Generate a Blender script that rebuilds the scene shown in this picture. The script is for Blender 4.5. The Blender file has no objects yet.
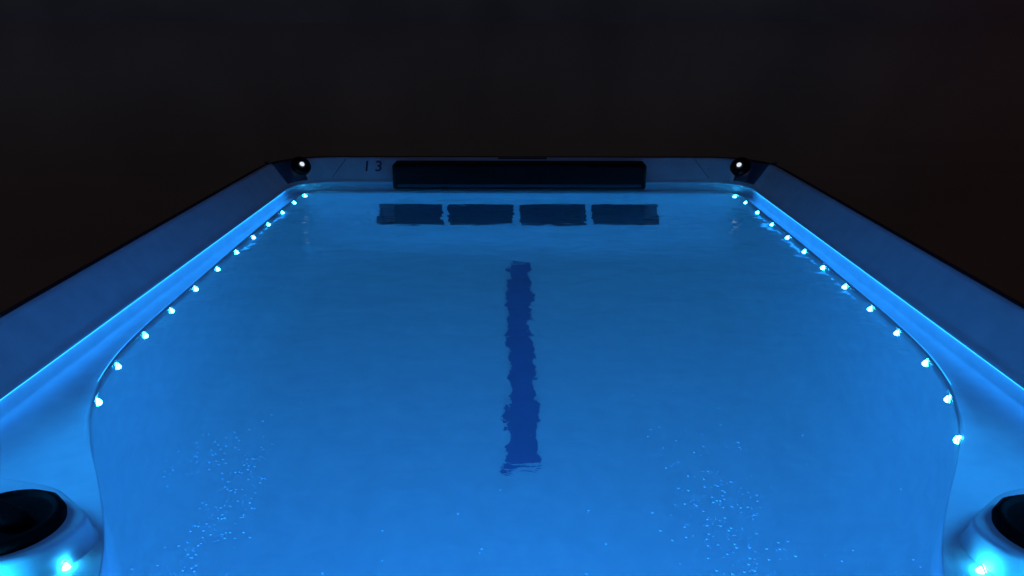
import bpy, bmesh, math, random
from mathutils import Vector, Matrix
random.seed(4)
S = bpy.context.scene
COL = S.collection

# ------------------------------------------------------------------ helpers
def link(o, parent=None):
    COL.objects.link(o)
    if parent is not None:
        o.parent = parent
    return o

def obj(name, bm, mat, parent=None, smooth=True, loc=None):
    me = bpy.data.meshes.new(name)
    bm.normal_update()
    bm.to_mesh(me); bm.free()
    if smooth:
        for p in me.polygons: p.use_smooth = True
    o = bpy.data.objects.new(name, me)
    if mat: me.materials.append(mat)
    if loc is not None: o.location = loc
    return link(o, parent)

def nodes(name):
    m = bpy.data.materials.new(name); m.use_nodes = True
    nt = m.node_tree
    return m, nt, nt.nodes['Principled BSDF'], nt.nodes['Material Output']

def noise(nt, scale, detail=3.0, rough=.5, mapping=None, dist=0.0):
    tc = nt.nodes.new('ShaderNodeTexCoord')
    mp = nt.nodes.new('ShaderNodeMapping')
    nt.links.new(tc.outputs['Object'], mp.inputs['Vector'])
    if mapping: mp.inputs['Scale'].default_value = mapping
    n = nt.nodes.new('ShaderNodeTexNoise')
    n.inputs['Scale'].default_value = scale
    n.inputs['Detail'].default_value = detail
    n.inputs['Roughness'].default_value = rough
    n.inputs['Distortion'].default_value = dist
    nt.links.new(mp.outputs['Vector'], n.inputs['Vector'])
    return n

def ramp(nt, src, stops):
    r = nt.nodes.new('ShaderNodeValToRGB')
    e = r.color_ramp.elements
    e[0].position, e[0].color = stops[0][0], (*stops[0][1], 1)
    e[1].position, e[1].color = stops[-1][0], (*stops[-1][1], 1)
    for p, c in stops[1:-1]:
        k = e.new(p); k.color = (*c, 1)
    nt.links.new(src, r.inputs['Fac'])
    return r

def surface(name, c0, c1, scale, rough, bump=0.0, bscale=60, metal=0.0, coat=0.0, rvar=0.08, spec=.5):
    m, nt, b, out = nodes(name)
    n = noise(nt, scale, 4)
    r = ramp(nt, n.outputs['Fac'], [(.3, c0), (.7, c1)])
    nt.links.new(r.outputs['Color'], b.inputs['Base Color'])
    mr = nt.nodes.new('ShaderNodeMapRange')
    mr.inputs['To Min'].default_value = max(.02, rough - rvar)
    mr.inputs['To Max'].default_value = rough + rvar
    nt.links.new(n.outputs['Fac'], mr.inputs['Value'])
    nt.links.new(mr.outputs['Result'], b.inputs['Roughness'])
    b.inputs['Metallic'].default_value = metal
    b.inputs['Coat Weight'].default_value = coat
    b.inputs['Specular IOR Level'].default_value = spec
    if bump:
        n2 = noise(nt, bscale, 4)
        bp = nt.nodes.new('ShaderNodeBump')
        bp.inputs['Strength'].default_value = bump
        bp.inputs['Distance'].default_value = .004
        nt.links.new(n2.outputs['Fac'], bp.inputs['Height'])
        nt.links.new(bp.outputs['Normal'], b.inputs['Normal'])
    return m

def emitter(name, col, strength):
    m, nt, b, out = nodes(name)
    nt.nodes.remove(b)
    e = nt.nodes.new('ShaderNodeEmission')
    e.inputs['Color'].default_value = (*col, 1)
    e.inputs['Strength'].default_value = strength
    nt.links.new(e.outputs['Emission'], out.inputs['Surface'])
    return m

# ------------------------------------------------------------------ materials
LED_K = 190.0
M = dict(
    shell=surface('white_acrylic', (.71, .75, .79), (.82, .85, .88), 16.0, .42, bump=.08, bscale=30, rvar=.10, spec=.35),
    stripe=surface('dark_blue_lane', (.07, .07, .29), (.09, .09, .35), 6, .5),
    grille=surface('dark_grille', (.014, .015, .045), (.022, .024, .06), 12, .6),
    black=surface('black_plastic', (.004, .0035, .0035), (.008, .006, .006), 14, .45, bump=.15, bscale=90, spec=.15),
    blackrub=surface('black_rubber', (.0022, .0018, .0018), (.0045, .0032, .0032), 20, .6, bump=.3, bscale=120, spec=.06),
    charcoal=surface('charcoal_shade_and_trim', (.05, .06, .10), (.07, .08, .12), 10, .45, bump=.1),  # used on the end bar and for shade painted into the far corners
    mark=surface('navy_print', (.02, .025, .10), (.03, .035, .13), 30, .5),
    badge=surface('grey_badge', (.16, .16, .17), (.22, .22, .23), 30, .4),
    seam=surface('grey_seam', (.36, .38, .42), (.42, .44, .48), 7, .6),
    edge_band=surface('dark_rim_shade', (.016, .016, .020), (.028, .028, .034), 7, .55, bump=.3, bscale=60, spec=.25),  # dark colour stands for the unlit outer crown of the rim
    cabinet=surface('brown_cladding', (.018, .012, .010), (.03, .02, .016), 5, .6, bump=.4, bscale=25),
    ground=surface('dark_paving', (.46, .39, .38), (.60, .46, .45), .5, .09, rvar=.03, spec=.5),
    led=emitter('led_lens', (.020, .47, 1.0), LED_K),
    strip=emitter('edge_fill', (.010, .29, 1.0), 6.0),
    strip2=emitter('lip_fill', (.012, .28, 1.0), 9.0),
    white_led=emitter('white_led', (.8, .9, 1.0), .9),
    main_lens=emitter('main_lamp_lens', (.02, .30, 1.0), 3.0),
    chrome=surface('steel_trim', (.5, .5, .52), (.6, .6, .62), 20, .25, metal=1.0),
)

# each lamp of the ring burns a little differently
_nt = M['led'].node_tree
_oi = _nt.nodes.new('ShaderNodeObjectInfo'); _mr = _nt.nodes.new('ShaderNodeMapRange')
_mr.inputs['To Min'].default_value = LED_K * .55; _mr.inputs['To Max'].default_value = LED_K * 1.25
_nt.links.new(_oi.outputs['Random'], _mr.inputs['Value'])
_nt.links.new(_mr.outputs['Result'], [n for n in _nt.nodes if n.type == 'EMISSION'][0].inputs['Strength'])

def water_mat():
    m, nt, b, out = nodes('pool_water')
    nt.nodes.remove(b)
    g = nt.nodes.new('ShaderNodeBsdfGlass')
    g.inputs['IOR'].default_value = 1.33
    g.inputs['Roughness'].default_value = 0.0
    g.inputs['Color'].default_value = (.97, .985, 1, 1)
    a = noise(nt, 9.0, 1.2, .5, (1.0, 1.3, 1.0), .3)
    c = noise(nt, 48.0, 2.0, .5, (1.0, 1.6, 1.0), .2)
    d = noise(nt, 4.0, 1.0, .5)
    m1 = nt.nodes.new('ShaderNodeMath'); m1.operation = 'MULTIPLY_ADD'
    m1.inputs[1].default_value = .09
    nt.links.new(c.outputs['Fac'], m1.inputs[0]); nt.links.new(a.outputs['Fac'], m1.inputs[2])
    m2 = nt.nodes.new('ShaderNodeMath'); m2.operation = 'MULTIPLY_ADD'
    m2.inputs[1].default_value = 2.2
    nt.links.new(d.outputs['Fac'], m2.inputs[0]); nt.links.new(m1.outputs['Value'], m2.inputs[2])
    bp = nt.nodes.new('ShaderNodeBump')
    bp.inputs['Strength'].default_value = 1.0
    bp.inputs['Distance'].default_value = .0036
    nt.links.new(m2.outputs['Value'], bp.inputs['Height'])
    nt.links.new(bp.outputs['Normal'], g.inputs['Normal'])
    nt.links.new(g.outputs['BSDF'], out.inputs['Surface'])
    v = nt.nodes.new('ShaderNodeVolumeScatter')
    v.inputs['Color'].default_value = (.8, .88, 1, 1); v.inputs['Density'].default_value = .21; v.inputs['Anisotropy'].default_value = .3
    nt.links.new(v.outputs['Volume'], out.inputs['Volume'])
    return m
M['water'] = water_mat()

# ------------------------------------------------------------------ dimensions
# origin: on the lip plane of the tub, straight below the camera; +Y runs down the pool
WZ = -.055            # water level
LEDGE = -.053
FLOOR = WZ - .88
LY0, LY1 = .34, 3.80   # lip ring, near and far end
LX = 1.010

def interp(tab, y):
    if y <= tab[0][0]: return tab[0][1]
    for (a, p), (b, q) in zip(tab, tab[1:]):
        if y <= b:
            t = (y - a) / (b - a)
            return p + (q - p) * t
    return tab[-1][1]

RAW = [(.3, .54), (.7, .548), (.95, .572), (1.03, .588), (1.1, .622), (1.2, .672), (1.3, .730), (1.44, .815), (1.6, .875),
       (1.75, .912), (1.9, .932), (2.1, .941), (2.4, .949), (2.8, .960), (3.2, .966), (3.7, .970)]
def inner_x(y):       # smoothed table
    return sum(interp(RAW, y + d) for d in (-.08, -.04, 0, .04, .08)) / 5

NS, NC, NE = 56, 12, 16
def contour(xf, y0, y1, r0, r1, asym=0.0):
    """closed outline, counter-clockwise from the near right corner; same vertex count every time"""
    xn, xr = xf(y0 + r0), xf(y1 - r1)
    pts = []
    for i in range(NS):                                   # right side, near -> far
        y = (y0 + r0) + (y1 - r1 - y0 - r0) * i / (NS - 1)
        pts.append((xf(y) + asym * min(1, max(0, (y - .9) / .4)) * min(1, max(0, (3.3 - y) / 1.2)), y))
    for i in range(1, NC + 1):                            # far right corner
        a = (math.pi / 2) * i / NC
        pts.append((xr - r1 + r1 * math.cos(a), y1 - r1 + r1 * math.sin(a)))
    for i in range(1, NE):                                # far end
        pts.append(((xr - r1) * (1 - 2 * i / NE), y1))
    for i in range(0, NC):
        a = math.pi / 2 + (math.pi / 2) * i / NC
        pts.append((-(xr - r1) + r1 * math.cos(a), y1 - r1 + r1 * math.sin(a)))
    for i in range(NS):                                   # left side, far -> near
        y = (y1 - r1) - (y1 - r1 - y0 - r0) * i / (NS - 1)
        pts.append((-xf(y), y))
    for i in range(1, NC + 1):
        a = math.pi + (math.pi / 2) * i / NC
        pts.append((-(xn - r0) + r0 * math.cos(a), y0 + r0 + r0 * math.sin(a)))
    for i in range(1, NE):
        pts.append((-(xn - r0) * (1 - 2 * i / NE), y0))
    for i in range(0, NC):
        a = 1.5 * math.pi + (math.pi / 2) * i / NC
        pts.append((xn - r0 + r0 * math.cos(a), y0 + r0 + r0 * math.sin(a)))
    return pts

def lip_ring(o):      # outline of the lip, grown by o
    r = .17 + o
    return contour(lambda y: LX + o, LY0 - o, LY1 + o, max(.02, r), max(.02, r))
CY0, CY1 = .45, 3.785
def pool_ring(d, near=.25, far=.10):   # outline of the swim lane wall, shrunk by d
    return contour(lambda y: inner_x(y) - d, CY0 + d, CY1 - d, near + d * .2, far + d * .5, .013)

def loft(rings, close_last=True):
    bm = bmesh.new(); vs = []
    for pts, z in rings:
        vs.append([bm.verts.new((x, y, z if not callable(z) else z(x, y))) for x, y in pts])
    n = len(vs[0])
    for A, B in zip(vs, vs[1:]):
        for i in range(n):
            j = (i + 1) % n
            bm.faces.new((A[i], A[j], B[j], B[i]))
    if close_last:
        bm.faces.new(vs[-1])
    return bm

RIM = [(.110, .05), (.106, .080), (.100, .0900), (.090, .0925), (.081, .0905), (.073, .084),
       (.014, .010), (.008, .004), (.002, .000), (-.003, -.0025), (-.006, -.006), (-.0055, -.009), (-.002, -.0105), (.003, -.011), (.004, -.016)]
SHADE_BAND = [(.148, -.06), (.150, .03), (.147, .060), (.140, .072), (.128, .080), (.112, .0865), (.099, .0915), (.094, .0955), (.089, .0955), (.087, .0915)]

def mixr(A, B, t):
    return [(a[0] + (b[0] - a[0]) * t, a[1] + (b[1] - a[1]) * t) for a, b in zip(A, B)]

rings = [(lip_ring(o), z) for o, z in RIM]
lipf = lip_ring(.003)
rings.append((lipf, -.046))
C0 = pool_ring(0)
for t, z in ((.05, LEDGE + .003), (.14, LEDGE + .001), (.45, LEDGE), (.85, LEDGE)):
    rings.append((mixr(lip_ring(.0015), pool_ring(-.0115), t), z))
for d, z in ((-.0115, LEDGE), (-.0105, LEDGE + .002), (-.0100, LEDGE + .007), (-.0085, LEDGE + .0092), (-.006, LEDGE + .0102), (-.003, LEDGE + .0092), (-.001, LEDGE + .006), (.0002, LEDGE + .001)):
    rings.append((pool_ring(d), (lambda zz: lambda x, y: LEDGE + (zz - LEDGE) * min(1, max(0.0, (y - 1.47) / .15)))(z)))
rings.append((pool_ring(.004), -.14))
rings.append((pool_ring(.02), -.45))
CR = .15
for i in range(0, 9):
    a = (math.pi / 2) * i / 8
    rings.append((pool_ring(.035 + CR * (1 - math.cos(a)), .3, .2), FLOOR + CR * (1 - math.sin(a))))
rings.append((pool_ring(.25, .2, .15), FLOOR))

spa = bpy.data.objects.new('swim_spa', None)
spa.location = (0, (LY0 + LY1) / 2, 0)
link(spa)
SL = spa.location
spa['label'] = 'long white swim spa full of glowing blue water, small lights round its inner edge'
spa['category'] = 'swim spa'
def part(name, bm, mat, parent=None, smooth=True):
    """geometry given in world space; the part's origin sits at the spa's base point"""
    p = parent or spa
    o = obj(name, bm, mat, p, smooth)
    w = Vector((0, 0, 0)); q = p
    while q is not None:
        w += q.location; q = q.parent
    o.location = -w
    return o

part('shell', loft(rings), M['shell'])
part('rim_shade_band', loft([(lip_ring(o), z) for o, z in SHADE_BAND], False), M['edge_band'])  # outer crown coloured dark where the light falls off

# ------------------------------------------------------------------ cabinet
cab = [(lip_ring(.140), .02), (lip_ring(.140), -1.18), (lip_ring(.11), -1.22)]
part('cabinet', loft(cab, False), M['cabinet'])

# ------------------------------------------------------------------ water
A = [bmesh.new()]
bm = A[0]
top = [bm.verts.new((x, y, WZ)) for x, y in pool_ring(-.003)]
bot = [bm.verts.new((x, y, FLOOR - .015)) for x, y in pool_ring(-.003)]
bm.faces.new(top); bm.faces.new(list(reversed(bot)))
for i in range(len(top)):
    j = (i + 1) % len(top)
    bm.faces.new((top[j], top[i], bot[i], bot[j]))
w = obj('water', bm, M['water'], None, False)
w['kind'] = 'structure'

# ------------------------------------------------------------------ perimeter lights
def dome(r, h, nu=16, nv=6, back=.004):
    """a lens bulging along -Y... built along +X, base on the YZ plane"""
    bm = bmesh.new()
    top = bm.verts.new((h, 0, 0)); rows = []
    for j in range(1, nv + 1):
        a = (math.pi / 2) * j / nv
        rows.append([bm.verts.new((h * math.cos(a), r * math.sin(a) * math.cos(2 * math.pi * i / nu),
                                   r * math.sin(a) * math.sin(2 * math.pi * i / nu))) for i in range(nu)])
    rows.append([bm.verts.new((-back, v.co.y, v.co.z)) for v in rows[-1]])
    for i in range(nu):
        bm.faces.new((top, rows[0][i], rows[0][(i + 1) % nu]))
    for A, B in zip(rows, rows[1:]):
        for i in range(nu):
            j = (i + 1) % nu
            bm.faces.new((A[i], B[i], B[j], A[j]))
    bm.faces.new(rows[-1])
    return bm

def ring_mesh(r0, r1, h, nu=20):
    bm = bmesh.new(); prof = [(0, r1), (h * .7, r1), (h, (r0 + r1) / 2), (h * .7, r0), (0, r0)]
    rows = [[bm.verts.new((x, r * math.cos(2 * math.pi * i / nu), r * math.sin(2 * math.pi * i / nu))) for i in range(nu)]
            for x, r in prof]
    for A, B in zip(rows, rows[1:]):
        for i in range(nu):
            j = (i + 1) % nu
            bm.faces.new((A[i], A[j], B[j], B[i]))
    return bm

LZ = -.069
LEFT = [(-.968, 3.735), (-.985, 3.579), (-.979, 3.384), (-.976, 3.175), (-.972, 2.973), (-.961, 2.769), (-.950, 2.566), (-.944, 2.361),
        (-.933, 2.167), (-.934, 1.979), (-.915, 1.783), (-.867, 1.595)]
RIGHT = [(.962, 3.74), (.990, 3.600), (.992, 3.403), (.981, 3.191), (.977, 2.988), (.972, 2.795), (.967, 2.600), (.964, 2.399),
         (.956, 2.200), (.954, 2.014), (.938, 1.818), (.895, 1.624), (.829, 1.443)]
WALL = pool_ring(.0022)
def snap(p):
    best = None
    n = len(WALL)
    for i in range(n):
        a = Vector(WALL[i]); b = Vector(WALL[(i + 1) % n]); d = b - a
        if d.length < 1e-6: continue
        t = max(0, min(1, (Vector(p) - a).dot(d) / d.length_squared))
        q = a + d * t
        dist = (q - Vector(p)).length
        if best is None or dist < best[0]:
            nrm = Vector((-d.y, d.x)).normalized()
            best = (dist, q, nrm)
    return best[1], best[2]

led_proto = None
def tear(bm):         # drop shaped outline, pointed end up
    for v in bm.verts:
        if v.co.z > 0:
            t = v.co.z / .0095
            v.co.y *= max(.25, 1 - .55 * t)
            v.co.z *= 1.8
    return bm
def add_led(pos, nrm, tilt=0.0):
    global led_proto
    rot = Matrix.Rotation(math.atan2(nrm[1], nrm[0]), 4, 'Z') @ Matrix.Rotation(-tilt, 4, 'Y')
    if led_proto is None:
        o = obj('perimeter_light', tear(dome(.0105, .0075)), M['led'], spa)
        bz = obj('bezel', tear(ring_mesh(.0095, .012, .002)), M['shell'], o)
        led_proto = (o, bz)
    else:
        o = led_proto[0].copy(); link(o, spa)
        b = led_proto[1].copy(); link(b, o)
    o.rotation_euler = rot.to_euler()
    o.location = Vector(pos) - SL
    return o

for p in LEFT + RIGHT:
    q, n = snap(p)
    add_led((q.x, q.y, LZ), n)

# an added, unseen glowing strip on the outer face of the edge bead, to brighten the lip
A = pool_ring(-.0108)
for sx in (-1, 1):
    bm = bmesh.new()
    run = [p for p in A if 1.62 < p[1] < 3.70 and p[0] * sx > .5]
    va = [bm.verts.new((x, y, LEDGE + .0025)) for x, y in run]; vb = [bm.verts.new((x, y, LEDGE + .0075)) for x, y in run]
    for i in range(len(run) - 1):
        bm.faces.new((va[i], va[i + 1], vb[i + 1], vb[i]))
    bmesh.ops.solidify(bm, geom=bm.faces[:], thickness=.001)
    part('edge_fill_strip', bm, M['strip'])
    # a second added glow, hidden under the overhang of the lip
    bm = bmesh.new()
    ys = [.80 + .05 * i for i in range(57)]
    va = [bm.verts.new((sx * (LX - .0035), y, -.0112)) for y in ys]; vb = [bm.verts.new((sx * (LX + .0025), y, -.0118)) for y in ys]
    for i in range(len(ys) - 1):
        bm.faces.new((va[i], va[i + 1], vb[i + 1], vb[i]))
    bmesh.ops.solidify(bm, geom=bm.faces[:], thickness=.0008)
    part('lip_fill_strip', bm, M['strip2'])

# ------------------------------------------------------------------ near corner pedestals with black caps
def rounded_poly(pts, it=3):
    for _ in range(it):
        out = []
        n = len(pts)
        for i in range(n):
            a, b = pts[i], pts[(i + 1) % n]
            out.append((a[0] * .75 + b[0] * .25, a[1] * .75 + b[1] * .25))
            out.append((a[0] * .25 + b[0] * .75, a[1] * .25 + b[1] * .75))
        pts = out
    return pts

def inset(pts, d):
    n = len(pts); out = []
    cx = sum(p[0] for p in pts) / n; cy = sum(p[1] for p in pts) / n
    for i in range(n):
        a = Vector(pts[i - 1]); b = Vector(pts[(i + 1) % n])
        t = (b - a).normalized(); nrm = Vector((-t.y, t.x))
        if nrm.dot(Vector((cx, cy)) - Vector(pts[i])) < 0: nrm = -nrm
        out.append((pts[i][0] + nrm.x * d, pts[i][1] + nrm.y * d))
    return out

PED_TOP = -.014
def pedestal(sgn, dx):
    # plan of the peninsula, from the lip wall in to its tip (left side values, mirrored by sgn)
    base = [(1.02, .955), (.86, .955), (.77, .968), (.705, .985), (.668, 1.01), (.642, 1.05), (.636, 1.110), (.680, 1.150),
            (.73, 1.195), (.80, 1.215), (.90, 1.235), (1.02, 1.25)]
    plan = rounded_poly([(sgn * (x + (dx if x < 1 else 0)), y) for x, y in base], 2)
    prof = [(-.010, LEDGE - .004), (-.004, LEDGE + .004), (.001, LEDGE + .016), (.004, PED_TOP - .008), (.007, PED_TOP - .002), (.012, PED_TOP), (.03, PED_TOP)]
    rr = [(inset(plan, d), z) for d, z in prof]
    ped = part('corner_pedestal', loft(rr), M['shell'])
    # black cap
    cx, cy, r = sgn * (.752 + dx), 1.078, .081
    bm = bmesh.new(); nu = 48
    cprof = [(r * 1.0, 0), (r * 1.0, .008), (r * .97, .014), (r * .90, .0175), (r * .84, .017), (r * .80, .0125), (r * .76, .0115), (r * .4, .0125), (.001, .013)]
    rows = []
    for k, (q, z) in enumerate(cprof):
        row = []
        for i in range(nu):
            a = 2 * math.pi * i / nu
            q2 = q * (1 + (.012 * math.cos(12 * a) if k in (1, 2) else 0))
            row.append(bm.verts.new((cx + q2 * math.cos(a), cy + q2 * math.sin(a), PED_TOP + z)))
        rows.append(row)
    for A, B in zip(rows, rows[1:]):
        for i in range(nu):
            j = (i + 1) % nu
            bm.faces.new((A[i], A[j], B[j], B[i]))
    bm.faces.new(rows[-1])
    cap = part('cap', bm, M['blackrub'], ped)
    # grip across the cap: a low rounded turn handle
    bm = bmesh.new(); n2 = 28; rows = []
    L, Wd = .062, .022
    for q, z in ((1.0, .009), (1.0, .020), (.92, .0255), (.75, .028), (.3, .0285)):
        row = []
        for i in range(n2):
            a = 2 * math.pi * i / n2
            ca, sa = math.cos(a), math.sin(a)
            x = (L - Wd) * (1 if ca > 0 else -1) * min(1, abs(ca) * 3) * (q if q < 1 else 1) + Wd * q * ca
            y = Wd * q * sa
            an = .5 * sgn
            row.append(bm.verts.new((cx + sgn * .012 + x * math.cos(an) - y * math.sin(an), cy + .004 + x * math.sin(an) + y * math.cos(an), PED_TOP + z)))
        rows.append(row)
    for A, B in zip(rows, rows[1:]):
        for i in range(n2):
            j = (i + 1) % n2
            bm.faces.new((A[i], A[j], B[j], B[i]))
    bm.faces.new(rows[-1])
    part('turn_handle', bm, M['blackrub'], ped)
    return ped
pl = pedestal(-1, 0.0)
pr = pedestal(1, .024)
add_led((-.647, 1.034, -.062), (.7, -.7), .0)
add_led((.655, 1.038, -.062), (-.75, -.65), .0)

# ------------------------------------------------------------------ far end: black bar, grilles, print, badge
def rbox(x0, x1, y0, y1, z0, z1, bev, seg=3, mat_=None):
    bm = bmesh.new()
    bmesh.ops.create_cube(bm, size=1)
    for v in bm.verts:
        v.co = Vector(((x0 + x1) / 2 + v.co.x * (x1 - x0), (y0 + y1) / 2 + v.co.y * (y1 - y0), (z0 + z1) / 2 + v.co.z * (z1 - z0)))
    bmesh.ops.bevel(bm, geom=bm.edges[:], offset=bev, segments=seg, affect='EDGES', profile=.5)
    return bm

bar = part('end_bar', rbox(-.562, .555, 3.715, 3.83, -.026, .088, .014, 4), M['black'])
part('edge_band', rbox(-.540, .533, 3.711, 3.75, -.012, .000, .003, 2), M['charcoal'], bar)

FARW = CY1 - .004
def far_wall_y(z):    # the far wall leans in a little with depth
    if z > -.45: return CY1 - .004 - (.016) * max(0, -.14 - z) / .31
    return CY1 - .02 - .015 * (-.45 - z) / .3
gx = [(-.635, -.350), (-.325, -.030), (.000, .290), (.318, .620)]
for a, b in gx:
    z0, z1 = -.593, -.260
    bm = rbox(a, b, -.012, .004, z0, z1, .010, 3)
    for v in bm.verts: v.co.y += far_wall_y(v.co.z)
    g = part('jet_grille', bm, M['grille'])
    bm = bmesh.new()
    k = 7
    for i in range(k):
        zz = z0 + .03 + (z1 - z0 - .06) * i / (k - 1)
        q = rbox(a + .02, b - .02, -.018, -.008, zz - .008, zz + .008, .003, 1)
        me = bpy.data.meshes.new('t'); q.to_mesh(me); q.free(); bm.from_mesh(me); bpy.data.meshes.remove(me)
    for v in bm.verts: v.co.y += far_wall_y(v.co.z)
    part('slats', bm, M['grille'], g)

# slope of the far rim for flat things lying on it
def rim_point(x, t, lift=.0015):
    """t 0..1 up the sloping rim of the far end"""
    (o0, z0), (o1, z1) = (.014, .010), (.073, .084)
    n = Vector((0, -(z1 - z0), (o1 - o0))).normalized()
    p = Vector((x, LY1 + o0 + (o1 - o0) * t, z0 + (z1 - z0) * t))
    return p + n * lift

def text_mesh(body, size, extrude=.0008):
    cu = bpy.data.curves.new('txt', 'FONT'); cu.body = body; cu.size = size
    cu.align_x = 'CENTER'; cu.align_y = 'CENTER'; cu.extrude = extrude
    o = bpy.data.objects.new('txt', cu); COL.objects.link(o)
    bpy.context.view_layer.update()
    dg = bpy.context.evaluated_depsgraph_get()
    me = bpy.data.meshes.new_from_object(o.evaluated_get(dg))
    bpy.data.objects.remove(o)
    bm = bmesh.new(); bm.from_mesh(me); bpy.data.meshes.remove(me)
    return bm
sl = math.atan2(.074, .059)
for ch, x in (('1', -.696), ('3', -.642)):
    bm = text_mesh(ch, .076)
    bmesh.ops.transform(bm, matrix=Matrix.Translation(rim_point(x, .60, .001)) @ Matrix.Rotation(sl, 4, 'X'), verts=bm.verts[:])
    part('numeral', bm, M['mark'], smooth=False)

bm = rbox(-.10, .12, 3.872, 3.884, .0885, .0945, .0015, 2)
part('badge', bm, M['badge'])

# ------------------------------------------------------------------ far corners: knob and white light on a patch coloured dark for shade
def corner_shade(sgn):
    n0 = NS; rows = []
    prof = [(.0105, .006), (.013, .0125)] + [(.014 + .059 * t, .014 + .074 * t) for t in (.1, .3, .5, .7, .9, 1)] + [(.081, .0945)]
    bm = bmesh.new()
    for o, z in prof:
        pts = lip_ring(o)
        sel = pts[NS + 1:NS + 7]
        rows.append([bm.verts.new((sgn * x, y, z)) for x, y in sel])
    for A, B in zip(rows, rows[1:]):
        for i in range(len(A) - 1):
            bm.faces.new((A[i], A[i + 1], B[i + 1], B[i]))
    # closed rim so that the patch has a thickness
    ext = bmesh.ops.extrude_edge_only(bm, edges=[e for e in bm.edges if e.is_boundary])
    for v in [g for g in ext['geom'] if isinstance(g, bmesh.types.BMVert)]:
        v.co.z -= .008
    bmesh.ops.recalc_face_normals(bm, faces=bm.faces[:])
    charcoal = part('corner_shade', bm, M['charcoal'])  # dark plate in place of the shade around the knob
    bm = bmesh.new(); ra, rb = [], []
    for i, t in enumerate((0, .25, .5, .75, 1)):
        o = .0125 + .059 * t
        x = LX - .17 + .012 - .055 * t
        ra.append(bm.verts.new((sgn * x, LY1 + o, .0115 + .074 * t))); rb.append(bm.verts.new((sgn * (x - .006), LY1 + o, .0115 + .074 * t)))
    for i in range(4):
        bm.faces.new((ra[i], ra[i + 1], rb[i + 1], rb[i]))
    part('seam', bm, M['seam'], charcoal)
    # knob on the slope at the middle of the corner
    a = math.pi / 4
    r = .17 + .05
    cx = (LX + .05) - r + r * math.cos(a); cy = (LY1 + .05) - r + r * math.sin(a)
    nrm = Vector((-math.cos(a) * .74, -math.sin(a) * .74, .67)).normalized()
    c = Vector((cx - .012, cy + .004, .062))
    up = nrm.to_track_quat('Z', 'Y').to_matrix().to_4x4()
    bm = bmesh.new(); nu = 32; rows = []
    for q, z in ((.045, 0), (.045, .016), (.041, .023), (.033, .027), (.022, .0265), (.018, .023), (.0005, .023)):
        rows.append([bm.verts.new((q * math.cos(2 * math.pi * i / nu), q * math.sin(2 * math.pi * i / nu), z)) for i in range(nu)])
    for A, B in zip(rows, rows[1:]):
        for i in range(nu):
            j = (i + 1) % nu
            bm.faces.new((A[i], A[j], B[j], B[i]))
    mx = Matrix.Translation(c) @ up
    bmesh.ops.transform(bm, matrix=mx, verts=bm.verts[:])
    if sgn < 0: bmesh.ops.scale(bm, vec=(-1, 1, 1), verts=bm.verts[:]); bmesh.ops.reverse_faces(bm, faces=bm.faces[:])
    part('knob', bm, M['black'], charcoal)
    bm = dome(.0115, .009)
    m2 = mx @ Matrix.Translation((0, 0, .022)) @ Matrix.Rotation(-math.pi / 2, 4, 'Y')
    bmesh.ops.transform(bm, matrix=m2, verts=bm.verts[:])
    if sgn < 0: bmesh.ops.scale(bm, vec=(-1, 1, 1), verts=bm.verts[:]); bmesh.ops.reverse_faces(bm, faces=bm.faces[:])
    part('indicator_light', bm, M['white_led'], charcoal)
    # small grey stud beside it on the crown of the rim
    bm = bmesh.new()
    bmesh.ops.create_uvsphere(bm, u_segments=12, v_segments=8, radius=.011)
    for v in bm.verts: v.co = Vector((sgn * (LX + .095) + v.co.x, LY1 - .10 + v.co.y, .098 + v.co.z * .6))
    part('stud', bm, M['badge'], charcoal)
    return charcoal
corner_shade(-1); corner_shade(1)

# ------------------------------------------------------------------ lane stripe on the floor
bm = bmesh.new()
x0, x1, y0, y1 = -.046, .042, 2.07, 3.585
rows = []
for i in range(29):
    y = y0 + (y1 - y0) * i / 28
    rows.append([bm.verts.new((x + .014 * (1 - i / 28), y, FLOOR + .004)) for x in ((x0, x1) if i > 2 else (x0 * 1.3, x1 * 1.3))])
for A, B in zip(rows, rows[1:]):
    bm.faces.new((A[0], A[1], B[1], B[0]))
part('lane_stripe', bm, M['stripe'], smooth=False)

# ------------------------------------------------------------------ main underwater lamp on the near end wall
def add_lamp(x, y, z, power, rad=.05, col=(.018, .272, 1.0)):
    l = bpy.data.lights.new('pool_point_light', 'POINT'); l.energy = power; l.color = col; l.shadow_soft_size = rad
    o = bpy.data.objects.new('pool_point_light', l); COL.objects.link(o); o.location = (x, y, z)
    return o
for x in (-.3, .3):
    bm = dome(.07, .035, 28, 8)
    bmesh.ops.transform(bm, matrix=Matrix.Translation((x, CY0 + .018, -.42)) @ Matrix.Rotation(math.pi / 2, 4, 'Z'), verts=bm.verts[:])
    f = part('underwater_lamp', bm, M['main_lens'])
    bm = ring_mesh(.068, .088, .012, 32)
    bmesh.ops.transform(bm, matrix=Matrix.Translation((x, CY0 + .014, -.42)) @ Matrix.Rotation(math.pi / 2, 4, 'Z'), verts=bm.verts[:])
    part('lamp_ring', bm, M['chrome'], f)
    add_lamp(x, CY0 + .12, -.42, 16.5)

# fill lights added out of view to brighten the two near corners
for sx in (-1, 1):
    al = bpy.data.lights.new('corner_fill', 'AREA'); al.energy = 2.0; al.color = (.014, .33, 1.0)
    al.shape = 'RECTANGLE'; al.size = .5; al.size_y = .8; al.spread = math.radians(42)
    ao = bpy.data.objects.new('corner_fill', al); COL.objects.link(ao); ao.location = (sx * 1.62, 1.34, .58)
    ao.rotation_euler = (Vector((sx * .83, 1.33, -.05)) - ao.location).to_track_quat('-Z', 'Y').to_euler()
    add_lamp(sx * .72, .94, -.036, .55, .010, (.012, .42, 1.0))  # added fill in the near bay, no fixture there

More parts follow.
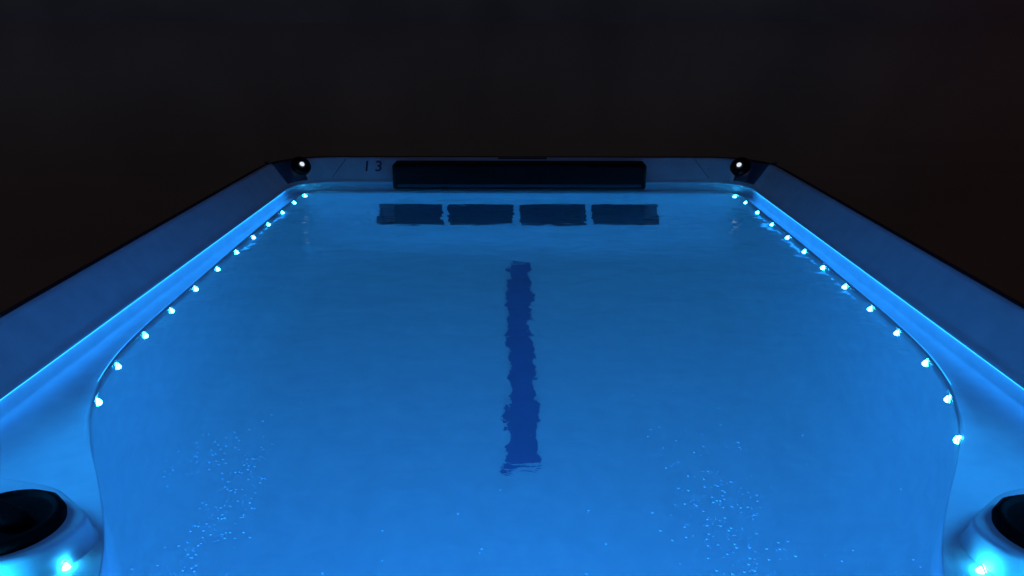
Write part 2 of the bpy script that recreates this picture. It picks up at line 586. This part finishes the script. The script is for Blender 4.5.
la = bpy.data.lights.new('overhead_fill', 'AREA'); la.energy = 4; la.color = (.012, .24, 1.0)  # soft blue fill added above the pool, no fixture there
la.shape = 'RECTANGLE'; la.size = 1.2; la.size_y = 2.2; la.spread = math.radians(110)
lo = bpy.data.objects.new('overhead_fill', la); COL.objects.link(lo); lo.location = (0, 1.85, 1.5)

# ------------------------------------------------------------------ tiny bubbles just under the surface
bm = bmesh.new()
def bub(x, y, r):
    bmesh.ops.create_icosphere(bm, subdivisions=1, radius=r, matrix=Matrix.Translation((x, y, WZ - r - .001)))
def cluster(cx, cy, sx, sy, n):
    for _ in range(n):
        bub(random.gauss(cx, sx), random.gauss(cy, sy), random.choice((.0006, .0007, .0008, .0010, .0013, .0022)))
cluster(-.565, 1.36, .045, .045, 160)
cluster(-.47, 1.22, .03, .15, 420)  # this long column and the next stand in for light glints
cluster(.33, 1.18, .05, .16, 420)
cluster(.50, 1.05, .05, .05, 10)
for _ in range(140):
    bub(random.uniform(-.6, .75), random.uniform(.95, 2.2), random.uniform(.0010, .0024))
m, nt, b, out = nodes('bubble_film')
b.inputs['Base Color'].default_value = (.85, .9, .95, 1); b.inputs['Roughness'].default_value = .2
bb = obj('bubbles', bm, m)
bb['kind'] = 'stuff'; bb['label'] = 'tiny pale air bubbles drifting at the water surface in loose clusters and glint-like columns'; bb['category'] = 'bubbles'

# ------------------------------------------------------------------ ground, world
bm = bmesh.new()
for x, y in ((-900, -900), (900, -900), (900, 900), (-900, 900)): bm.verts.new((x, y, -1.22))
bm.verts.ensure_lookup_table(); bm.faces.new(bm.verts[:])
g = obj('ground', bm, M['ground'], None, False); g['kind'] = 'structure'

W = bpy.data.worlds.new('World'); S.world = W; W.use_nodes = True
nt = W.node_tree
bg = nt.nodes['Background']
tc = nt.nodes.new('ShaderNodeTexCoord'); sp = nt.nodes.new('ShaderNodeSeparateXYZ')
nt.links.new(tc.outputs['Generated'], sp.inputs['Vector'])
rp = ramp(nt, sp.outputs['Z'], [(0.0, (.50, .56, .86)), (.06, (.7, .75, 1.0)), (.18, (.55, .50, .55)), (1.0, (1.0, .92, .95))])
# a dull reddish glow low in the sky to the right, a dim patchiness everywhere
mr = nt.nodes.new('ShaderNodeMapRange'); mr.inputs['From Min'].default_value = .30; mr.inputs['From Max'].default_value = .52
nt.links.new(sp.outputs['X'], mr.inputs['Value'])
mx = nt.nodes.new('ShaderNodeMix'); mx.data_type = 'RGBA'; mx.blend_type = 'MULTIPLY'
nt.links.new(mr.outputs['Result'], mx.inputs[0]); nt.links.new(rp.outputs['Color'], mx.inputs[6])
mx.inputs[7].default_value = (1.25, .62, .55, 1)
nz = nt.nodes.new('ShaderNodeTexNoise'); nz.inputs['Scale'].default_value = 9.0; nz.inputs['Detail'].default_value = 3
nt.links.new(tc.outputs['Generated'], nz.inputs['Vector'])
rz = ramp(nt, nz.outputs['Fac'], [(.3, (.72, .72, .75)), (.7, (1.25, 1.2, 1.2))])
m3 = nt.nodes.new('ShaderNodeMix'); m3.data_type = 'RGBA'; m3.blend_type = 'MULTIPLY'; m3.inputs[0].default_value = 1.0
nt.links.new(mx.outputs[2], m3.inputs[6]); nt.links.new(rz.outputs['Color'], m3.inputs[7])
nt.links.new(m3.outputs[2], bg.inputs['Color'])
bg.inputs['Strength'].default_value = .0108

# ------------------------------------------------------------------ camera
cam = bpy.data.cameras.new('camera'); co = bpy.data.objects.new('camera', cam); COL.objects.link(co)
cam.sensor_width = 36; cam.lens = 852 / 1024 * 36
cam.clip_end = 500; cam.clip_start = .02
pitch = math.atan(269 / 852)
co.location = (0, 0, .694)
co.rotation_euler = (math.pi / 2 - pitch, 0, math.atan(8.5 / 852 * math.cos(pitch)))
S.camera = co

S.view_settings.view_transform = 'Standard'; S.view_settings.look = 'None'
S.view_settings.exposure = 0; S.view_settings.gamma = 1
S.render.engine = 'CYCLES'
c = S.cycles
c.use_denoising = True
c.max_bounces = 12; c.diffuse_bounces = 5; c.glossy_bounces = 6; c.transmission_bounces = 10
c.caustics_reflective = True; c.caustics_refractive = True
c.blur_glossy = .3; c.volume_bounces = 1
c.sample_clamp_indirect = 2.0
